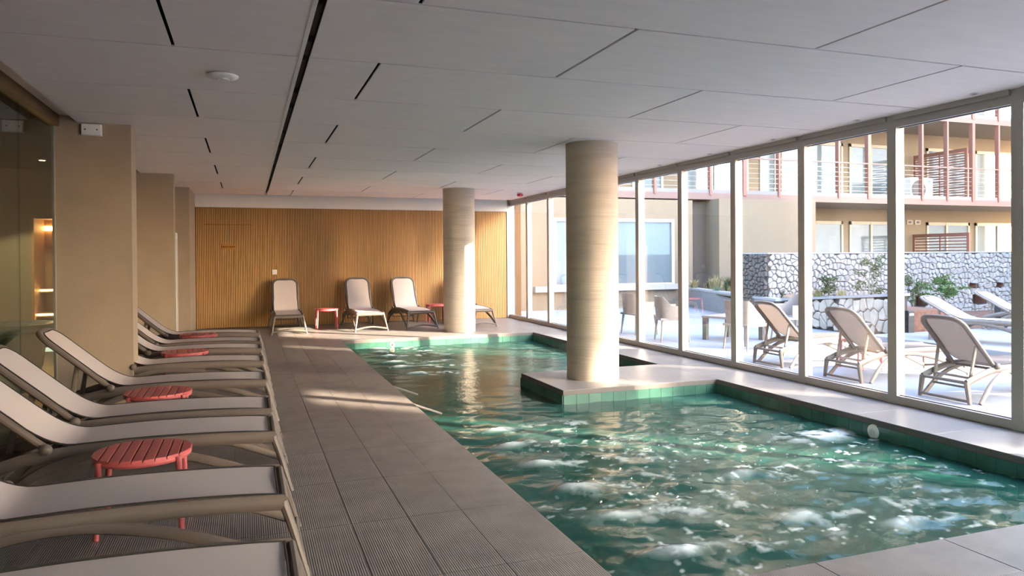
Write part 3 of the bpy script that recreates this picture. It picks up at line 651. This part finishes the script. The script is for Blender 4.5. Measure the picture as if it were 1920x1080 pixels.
# grey diagonal planter wall
gw = empty('planter_kerb', (10.94, 13.05, TZ)); tag(gw, 'grey rendered planter wall running diagonally back from the stone wall', 'planter wall')
MB().bar((0, 0, .26), (1.75, 6.1, .26), .25, .52).build('body', Mt['graywall'], gw); MB().bar((-.02, -.12, .545), (1.75, 6.1, .545), .29, .05).build('coping', Mt['coping'], gw)
sb = MB().prism([(11.34, 10.15), (12.4, 10.15), (12.6, 13.6), (11.14, 13.6), (11.1, 14.9), (12.2, 14.98), (13.4, 18.8), (12.75, 18.8), (11.36, 13.9), (11.34, 12.9)], TZ, .36)
so = sb.build('planter_soil', Mt['soil']); tag(so, 'reddish planter soil behind the low stone wall', 'soil', kind='stuff')
s2 = MB().box(12.65, 19.9, 10.25, 13.62, TZ, TZ+.06).build('flower_bed', Mt['soil']); tag(s2, 'red brown flower bed at the foot of the high stone wall', 'soil', kind='stuff')
# high retaining wall
rw_ = empty('retaining_wall', (11.16, 13.70, TZ)); tag(rw_, 'high white rubble stone wall with small square openings below the building', 'stone wall')
RW, RH = 11.0, 1.55
holes = [(15.55-11.16, 16.12-11.16, .21, .50), (17.58-11.16, 18.13-11.16, .22, .51), (17.50-11.16, 17.75-11.16, .62, .80), (18.45-11.16, 18.72-11.16, .62, .80)]
cr = MB(); xsx = sorted({0, RW}|{h[0] for h in holes}|{h[1] for h in holes}); zsx = sorted({0, RH}|{h[2] for h in holes}|{h[3] for h in holes})
for a, b in zip(xsx[:-1], xsx[1:]):
    for c, d in zip(zsx[:-1], zsx[1:]):
        if not any(h[0] <= a and b <= h[1] and h[2] <= c and d <= h[3] for h in holes): cr.box(a, b, 0, .35, c, d)
cr.box(0, .35, .35, 1.25, 0, RH).build('core', Mt['mortar'], rw_)
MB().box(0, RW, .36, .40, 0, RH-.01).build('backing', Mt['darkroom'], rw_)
for h in holes: MB().box(h[1]-.02, h[1], .0, .34, h[2], h[3]).build('opening_cheek', Mt['rust'], rw_)
stone_face(rw_, RW, RH, .122, 5, ['stone'], (0, 0, 0), 0, holes=holes)
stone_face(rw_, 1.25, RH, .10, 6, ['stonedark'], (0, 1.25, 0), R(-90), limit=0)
MB().box(-.03, RW, -.04, .36, RH, RH+.03).box(-.03, .36, .36, 1.25, RH, RH+.03).build('coping', Mt['coping'], rw_)

# ---- plants
def foliage_tree(name, label, base, top, spread, nleaf, seed, m='leafolive', leaf=.10, lean=(0, 0)):
    r_ = random.Random(seed); t_ = empty(name, base); tag(t_, label, 'tree'); h = top
    tp = Vector((lean[0], lean[1], h*.85)); MB().sweep(arc((0, 0, 0), (lean[0]*.5+.03, lean[1]*.5, h*.5), tp, 6), [.017-.0018*i for i in range(7)], [.017-.0018*i for i in range(7)], 6).build('trunk', Mt['bark'], t_)
    br = MB(); fo = MB()
    for b in range(13):
        u = r_.uniform(.35, 1); p = Vector((lean[0]*u, lean[1]*u, h*.85*u)); an = r_.uniform(0, 6.28); ln = spread*r_.uniform(.5, 1)
        e = p+Vector((math.cos(an)*ln, math.sin(an)*ln*.7, r_.uniform(.0, .3)*h*.5)); br.sweep(arc(p, (p+e)/2+Vector((0, 0, .04)), e, 3), .004, .004, 4)
        for k in range(nleaf//13):
            w = r_.uniform(.25, 1.05); c = p+(e-p)*w+Vector((r_.gauss(0, .02), r_.gauss(0, .02), r_.gauss(0, .02)))
            d = Vector((r_.gauss(0, 1), r_.gauss(0, 1), r_.gauss(.3, .7))).normalized()*leaf*r_.uniform(.6, 1.1); s_ = d.cross(Vector((r_.random(), r_.random(), r_.random()))).normalized()*leaf*.13
            fo.add([c, c+d*.5+s_, c+d, c+d*.5-s_], [(0, 1, 2, 3)])
    br.build('branches', Mt['bark'], t_); f_ = fo.build('foliage', Mt[m], t_); f_['kind'] = 'stuff'; return t_
foliage_tree('olive_sapling', 'slender olive sapling before the high stone wall, seen left of the thickest window mullion', (13.25, 12.9, TZ+.05), 1.60, .42, 620, 1, lean=(.12, 0))
foliage_tree('olive_sapling', 'leaning olive sapling with a bare trunk behind the white lounger', (15.75, 12.7, TZ+.05), 1.0, .8, 1000, 2, m='leafgreen', lean=(-.85, 0))
foliage_tree('olive_sapling', 'small olive sapling beside a window mullion above the nearest outdoor lounger', (13.62, 12.0, TZ+.05), 1.15, .30, 400, 3, lean=(.05, 0))
foliage_tree('olive_sapling', 'bushy young olive at the right edge, above the second white lounger', (18.9, 12.8, TZ+.05), .85, .45, 300, 4)
foliage_tree('leafy_shrub', 'dark leafy shrub in the planter just right of a mullion', (12.35, 13.1, .35), .60, .28, 420, 5, m='leafolive')
def tuft(label, loc, h, n, seed, m='grass', w=.006, sp=.5):
    r_ = random.Random(seed); t_ = empty('grass_tuft', loc); tag(t_, label, 'grass tuft', 'grass tufts in the planter'); mb = MB()
    for i in range(n):
        an = r_.uniform(0, 6.28); b = Vector((r_.gauss(0, .04), r_.gauss(0, .04), 0)); hh = h*r_.uniform(.5, 1); l = hh*sp*r_.uniform(.2, 1)
        d = Vector((math.cos(an), math.sin(an), 0)); s_ = Vector((-d.y, d.x, 0))*w; m_ = b+d*l*.35+Vector((0, 0, hh*.65)); e = b+d*l+Vector((0, 0, hh*.92))
        mb.add([b-s_*1.3, b+s_*1.3, m_+s_, m_-s_, e], [(0, 1, 2, 3), (3, 2, 4)])
    mb.build('blades', Mt[m], t_)['kind'] = 'stuff'
def agave(label, loc, r0, n, seed, m='leafgreen'):
    r_ = random.Random(seed); t_ = empty('agave', loc); tag(t_, label, 'plant', 'rosette plants in the beds')
    for i in range(n):
        an = i*2.4+r_.uniform(-.2, .2); el = R(25+50*i/n); l = r0*r_.uniform(.8, 1.1); d = Vector((math.cos(an)*math.cos(el), math.sin(an)*math.cos(el), math.sin(el))); s_ = Vector((-math.sin(an), math.cos(an), 0))*r0*.11; u_ = d.cross(s_).normalized()*r0*.05
        MB().add([(0, 0, 0), d*l*.4+s_, d*l, d*l*.4-s_, d*l*.4-u_*1.2], [(0, 1, 4), (1, 2, 4), (2, 3, 4), (3, 0, 4), (0, 3, 2, 1)]).build('leaf', Mt[m], t_)
tl = ['feathery pale grass tuft in front of the dark stone corner', 'blond round grass tuft beside the green rosette in the planter', 'tall feathery grass tuft before the dark recess', 'low dry grass tuft near the large framed window',
      'pale grass tuft at the right end of the planter by a mullion', 'dry grass tuft just right of the tall mullion', 'small reddish grass tuft in the planter middle', 'tiny grass tuft at the back of the planter', 'bushy straw coloured grass tuft left of the dark stone corner', 'low straw coloured grass tuft before the beige block']
for i, (x, y, h, n) in enumerate(((11.95, 14.7, .52, 150), (11.75, 13.95, .42, 190), (12.6, 17.6, .62, 120), (12.5, 18.6, .42, 150), (12.15, 13.2, .36, 150), (12.15, 12.5, .36, 160), (12.3, 16.6, .30, 100), (12.9, 18.6, .30, 90), (11.75, 15.4, .40, 160), (12.1, 15.9, .34, 140))): tuft(tl[i], (x, y, .34), h, n, 20+i, sp=.45 if i not in (1, 3) else .8)
for i, u in enumerate((.10, .2, .28, .36, .44, .52, .60, .68, .78, .88)):
    od = ('first', 'second', 'third', 'fourth', 'fifth', 'sixth', 'seventh', 'eighth', 'ninth', 'tenth')[9-i]
    tuft('blond grass tuft close behind the diagonal grey kerb, %s of ten from the photo left' % od, (10.94+1.75*u+.42+.12*(i % 2), 13.05+6.1*u+.1, .35), (.34, .42, .30, .52, .36, .44, .58, .34, .46, .36)[i], 210, 70+i, m='grass' if i % 3 else 'leafolive', w=.009, sp=.7)
for i, (x, y, z, r0, lb, m) in enumerate(((11.75, 13.45, .35, .24, 'spiky green rosette plant in the planter beside the blond grass', 'leafolive'), (11.95, 13.0, .35, .20, 'bright green rosette plant at the planter edge above the stone wall', 'leafgreen'), (12.0, 16.8, .35, .28, 'blue green rosette plant in the planter left of the beige pillar', 'leafblue'),
        (14.1, 11.9, TZ+.05, .30, 'grey green agave in the bed behind the nearest outdoor lounger', 'leafblue'), (14.35, 11.4, TZ+.05, .26, 'yellow green agave in the bed left of the white lounger', 'leafgreen'), (12.9, 10.4, TZ+.05, .32, 'spiky plant under the white lounger', 'leafolive'), (12.7, 19.0, .36, .25, 'dark green rosette below the framed window', 'leafolive'))): agave(lb, (x, y, z), r0, 16, 40+i, m)
for i, (x, y, rx, lb) in enumerate(((11.62, 13.45, .17, 'tan boulder in the planter before the green rosette'), (12.25, 16.3, .15, 'reddish boulder in the planter, middle'), (12.5, 17.1, .13, 'pale boulder in the planter under the tall grass'))):
    b = bmesh.new(); bmesh.ops.create_icosphere(b, subdivisions=2, radius=1)
    for v in b.verts: k = 1+.12*math.sin(v.co.x*5+i)+.1*math.sin(v.co.y*6+2*i); v.co = Vector((v.co.x*rx*1.3*k, v.co.y*rx*k, v.co.z*rx*.75*k))
    me = bpy.data.meshes.new('boulder'); b.to_mesh(me); b.free(); me.materials.append(Mt['rock']); tag(link('boulder', me, None, (x, y, .40)), lb, 'rock')
def bollard(x, y, h, lb):
    e = empty('bollard_light', (x, y, TZ+.05)); tag(e, lb, 'bollard'); MB().cbox(-.07, .07, -.07, .07, 0, h, .01).build('post', Mt['black'], e); MB().box(-.05, .05, -.074, -.07, h-.09, h-.05).build('lens', Mt['ac'], e)
bollard(11.3, 10.05, .45, 'dark square bollard light beside the mullion by the nearest outdoor lounger'); bollard(15.2, 11.2, .38, 'dark bollard light in the red bed under the second white lounger')

# ---- dining chairs and low table outdoors
def make_chair():
    root = empty('armchair'); tag(root, None, 'armchair', 'resin armchairs outdoors'); rows = []
    for j in range(9):
        row = []
        for i in range(25):
            q = R(-118+236*i/24); c = math.cos(q); u = abs(q)/R(118)
            topz = .80 if u < .42 else (.80-.16*min(1, (u-.42)/.22)); v = j/8; z = .40+(topz-.40)*v; rx = .255+.035*v; ry = .265+.035*v
            rr = 1/((abs(c)**4+abs(math.sin(q))**4)**.25); row.append(Vector((-c*rx*rr, math.sin(q)*ry*rr, z)))
        rows.append(row)
    inner = [[Vector((p.x*.955, p.y*.955, p.z)) for p in r] for r in rows]
    mb = MB().grid(rows).grid([r[::-1] for r in inner]).grid([rows[-1], inner[-1]], False); mb.build('shell', Mt['chair'], root)
    MB().cbox(-.26, .27, -.26, .26, .385, .425, .012).build('seat', Mt['chair'], root)
    for sx in (-1, 1):
        for sy in (-1, 1): MB().sweep([(sx*.215, sy*.215, .39), (sx*.25, sy*.25, 0)], [.024, .014], [.024, .014], 8, (1, 0, 0)).build('leg', Mt['chair'], root)
    return root
C0 = make_chair()
for i, (x, y, a, lb) in enumerate(((7.2, 12.6, R(5), 'dove grey tub armchair outdoors directly right of the island column'), (7.15, 11.35, R(-18), 'dove grey tub armchair outdoors with its back to the window, second from the column'), (7.6, 9.85, R(10), 'dove grey tub armchair outdoors behind the mullion left of the loungers'), (9.15, 10.6, R(170), 'dove grey tub armchair outdoors in front of the planter kerb'))):
    place(C0 if i == 0 else copy_tree(C0), x, y, TZ, a, lb)
lt = empty('low_table', (8.25, 11.05, TZ), R(20)); tag(lt, 'low taupe terrace table standing among the armchairs', 'table')
MB().cbox(-.40, .40, -.40, .40, .40, .44, .006).build('table_top', Mt['chair'], lt)
for sx in (-1, 1):
    for sy in (-1, 1): MB().box(sx*.35-.04, sx*.35+.04, sy*.35-.04, sy*.35+.04, 0, .40).build('leg', Mt['frame'], lt)

# ---- apartment building beyond the terrace
FY, BY = 21.8, 19.3
ab = empty('apartment_building', (0, FY, TZ)); tag(ab, 'beige apartment building with rust coloured balcony posts beyond the terrace', 'building')
def part(name, m, fn, parent=ab): mb = MB(); fn(mb); return mb.build(name, Mt[m], parent, (0, -FY, -TZ))
part('wall', 'facade', lambda b: b.box(5.9, 45, FY, FY+.4, TZ, 12.5))
part('front_block', 'facade', lambda b: b.box(13.6, 17.3, 18.9, FY, TZ, 3.15))
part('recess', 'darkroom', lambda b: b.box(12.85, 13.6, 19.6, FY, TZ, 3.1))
part('side_wing', 'facade', lambda b: b.box(5.95, 8.2, 19.2, FY, TZ, 3.1).box(8.2, 12.85, 19.2, 19.6, 2.52, 3.1).box(8.2, 12.85, 19.2, 19.6, TZ, .50).box(12.2, 12.85, 19.2, FY, .5, 2.52))
part('wing_sill', 'coping', lambda b: b.box(7.6, 12.3, 19.05, 19.2, .40, .56))
fr1 = part('window', 'winframe', lambda b: b.box(8.2, 12.2, 19.18, 19.28, 2.42, 2.52).box(8.2, 12.2, 19.18, 19.28, .50, .60).box(8.2, 8.3, 19.18, 19.28, .6, 2.42).box(12.1, 12.2, 19.18, 19.28, .6, 2.42).box(10.15, 10.25, 19.18, 19.28, .6, 2.42))
part('pane', 'winglass', lambda b: b.box(8.3, 12.1, 19.24, 19.26, .6, 2.42), ab)
for z, nme in ((3.15, 'balcony_slab'), (6.14, 'balcony_slab'), (9.14, 'balcony_slab')):
    part(nme, 'pinkmetal', lambda b: b.box(5.95, 45, BY, BY+.06, z, z+.20)); part('soffit', 'facade', lambda b: b.box(5.95, 45, BY+.06, FY, z, z+.18)); part('kickboard', 'graywall', lambda b: b.box(5.95, 45, BY+.02, BY+.08, z+.20, z+.32))
for zb in (3.35, 6.34):
    for x in (7.2, 9.4, 11.62, 13.60, 14.89, 16.22, 18.67, 19.99, 22.39, 23.59, 24.88, 26.16, 28.6, 30.0):
        w = .10 if x in (24.88, 14.89, 19.99) else .06; part('post', 'rust', lambda b: b.box(x-w, x+w*.3, BY-.03, BY+.12, zb-.06, zb+2.79))
    part('handrail', 'pinkmetal', lambda b: b.box(5.95, 34, BY-.02, BY+.03, zb+1.12, zb+1.165))
    rl = part('railing_wires', 'steel', lambda b: [b.box(5.95, 34, BY, BY+.006, zb+.2+.155*k, zb+.206+.155*k) for k in range(6)])
wins = ((17.41, 18.14, 0), (18.36, 21.21, 19.75), (21.52, 23.89, 22.59), (25.45, 27.79, 26.52), (28.12, 30.71, 29.41), (31.5, 34, 32.7), (12.2, 13.4, 0), (14.2, 16.9, 15.5))
for lv, (z0, z1) in enumerate(((.45, 2.67), (3.40, 5.62), (6.40, 8.62))):
    for x0, x1, xd in wins:
        if lv == 0 and x0 < 17: continue
        fw_ = part('window', 'winframe', lambda b: [b.box(x0, x1, FY-.06, FY+.02, z1-.12, z1), b.box(x0, x1, FY-.06, FY+.02, z0, z0+.08), b.box(x0, x0+.09, FY-.06, FY+.02, z0, z1), b.box(x1-.09, x1, FY-.06, FY+.02, z0, z1)]+([b.box(xd-.05, xd+.05, FY-.07, FY+.02, z0, z1)] if xd else []))
        pn = MB().box(x0+.09, x1-.09, FY-.02, FY-.01, z0+.08, z1-.12).build('pane', Mt['winglass'], fw_)
for x in (24.44, 24.86):
    v_ = part('vent', 'winframe', lambda b: b.box(x, x+.28, FY-.03, FY, 2.58, 2.75)); MB().box(x+.06, x+.22, FY-.035, FY-.03, 2.62, 2.71).build('grille', Mt['fan'], v_)
part('roof', 'coping', lambda b: b.box(5.9, 45, BY, FY+8, 12.5, 12.8))
part('terrace_floor', 'coping', lambda b: b.box(14.2, 45, 14.1, FY, TZ, .40))
def louver(label, x, y0, y1, z0, z1, n):
    e = empty('louver_screen', (x, y0, z0)); tag(e, label, 'screen'); L_ = y1-y0; h = z1-z0
    MB().box(-.03, .03, 0, .10, 0, h).box(-.03, .03, L_-.10, L_, 0, h).box(-.03, .03, .1, L_-.1, h-.13, h).box(-.03, .03, .1, L_-.1, 0, .10).box(-.02, .02, L_*.5-.025, L_*.5+.025, .1, h-.13).build('frame', Mt['rust'], e)
    sm_ = MB().box(-.008, .008, .10, L_-.10, -.022, .022).mesh('slat', Mt['rust'])
    for k in range(n): link('slat', sm_, e, (0, 0, .10+(h-.23)*(k+.5)/n))
louver('rust brown louvered balcony screen on the upper floor', 24.72, 19.42, 21.7, 3.42, 5.27, 17)
louver('rust brown louvered screen on the ground floor above the stone wall', 24.66, 19.3, 21.7, .45, 2.18, 13)
ac = empty('air_conditioner', (23.62, 20.6, 3.33)); tag(ac, 'white outdoor air conditioner unit on the upper balcony', 'air conditioner')
MB().cbox(-.55, .55, -.2, .2, .08, .92, .02).build('casing', Mt['ac'], ac)
f_ = MB().lathe([(.34, 0), (.34, .02), (.1, .03)], 28).build('fan_grille', Mt['fan'], ac); f_.location = (-.16, -.205, .48); f_.rotation_euler = (R(90), 0, 0)
MB().box(.30, .45, -.206, -.20, .74, .86).build('sticker', Mt['blue'], ac); MB().box(-.45, -.35, -.15, .15, 0, .08).build('foot', Mt['fan'], ac); MB().box(.35, .45, -.15, .15, 0, .08).build('foot', Mt['fan'], ac)
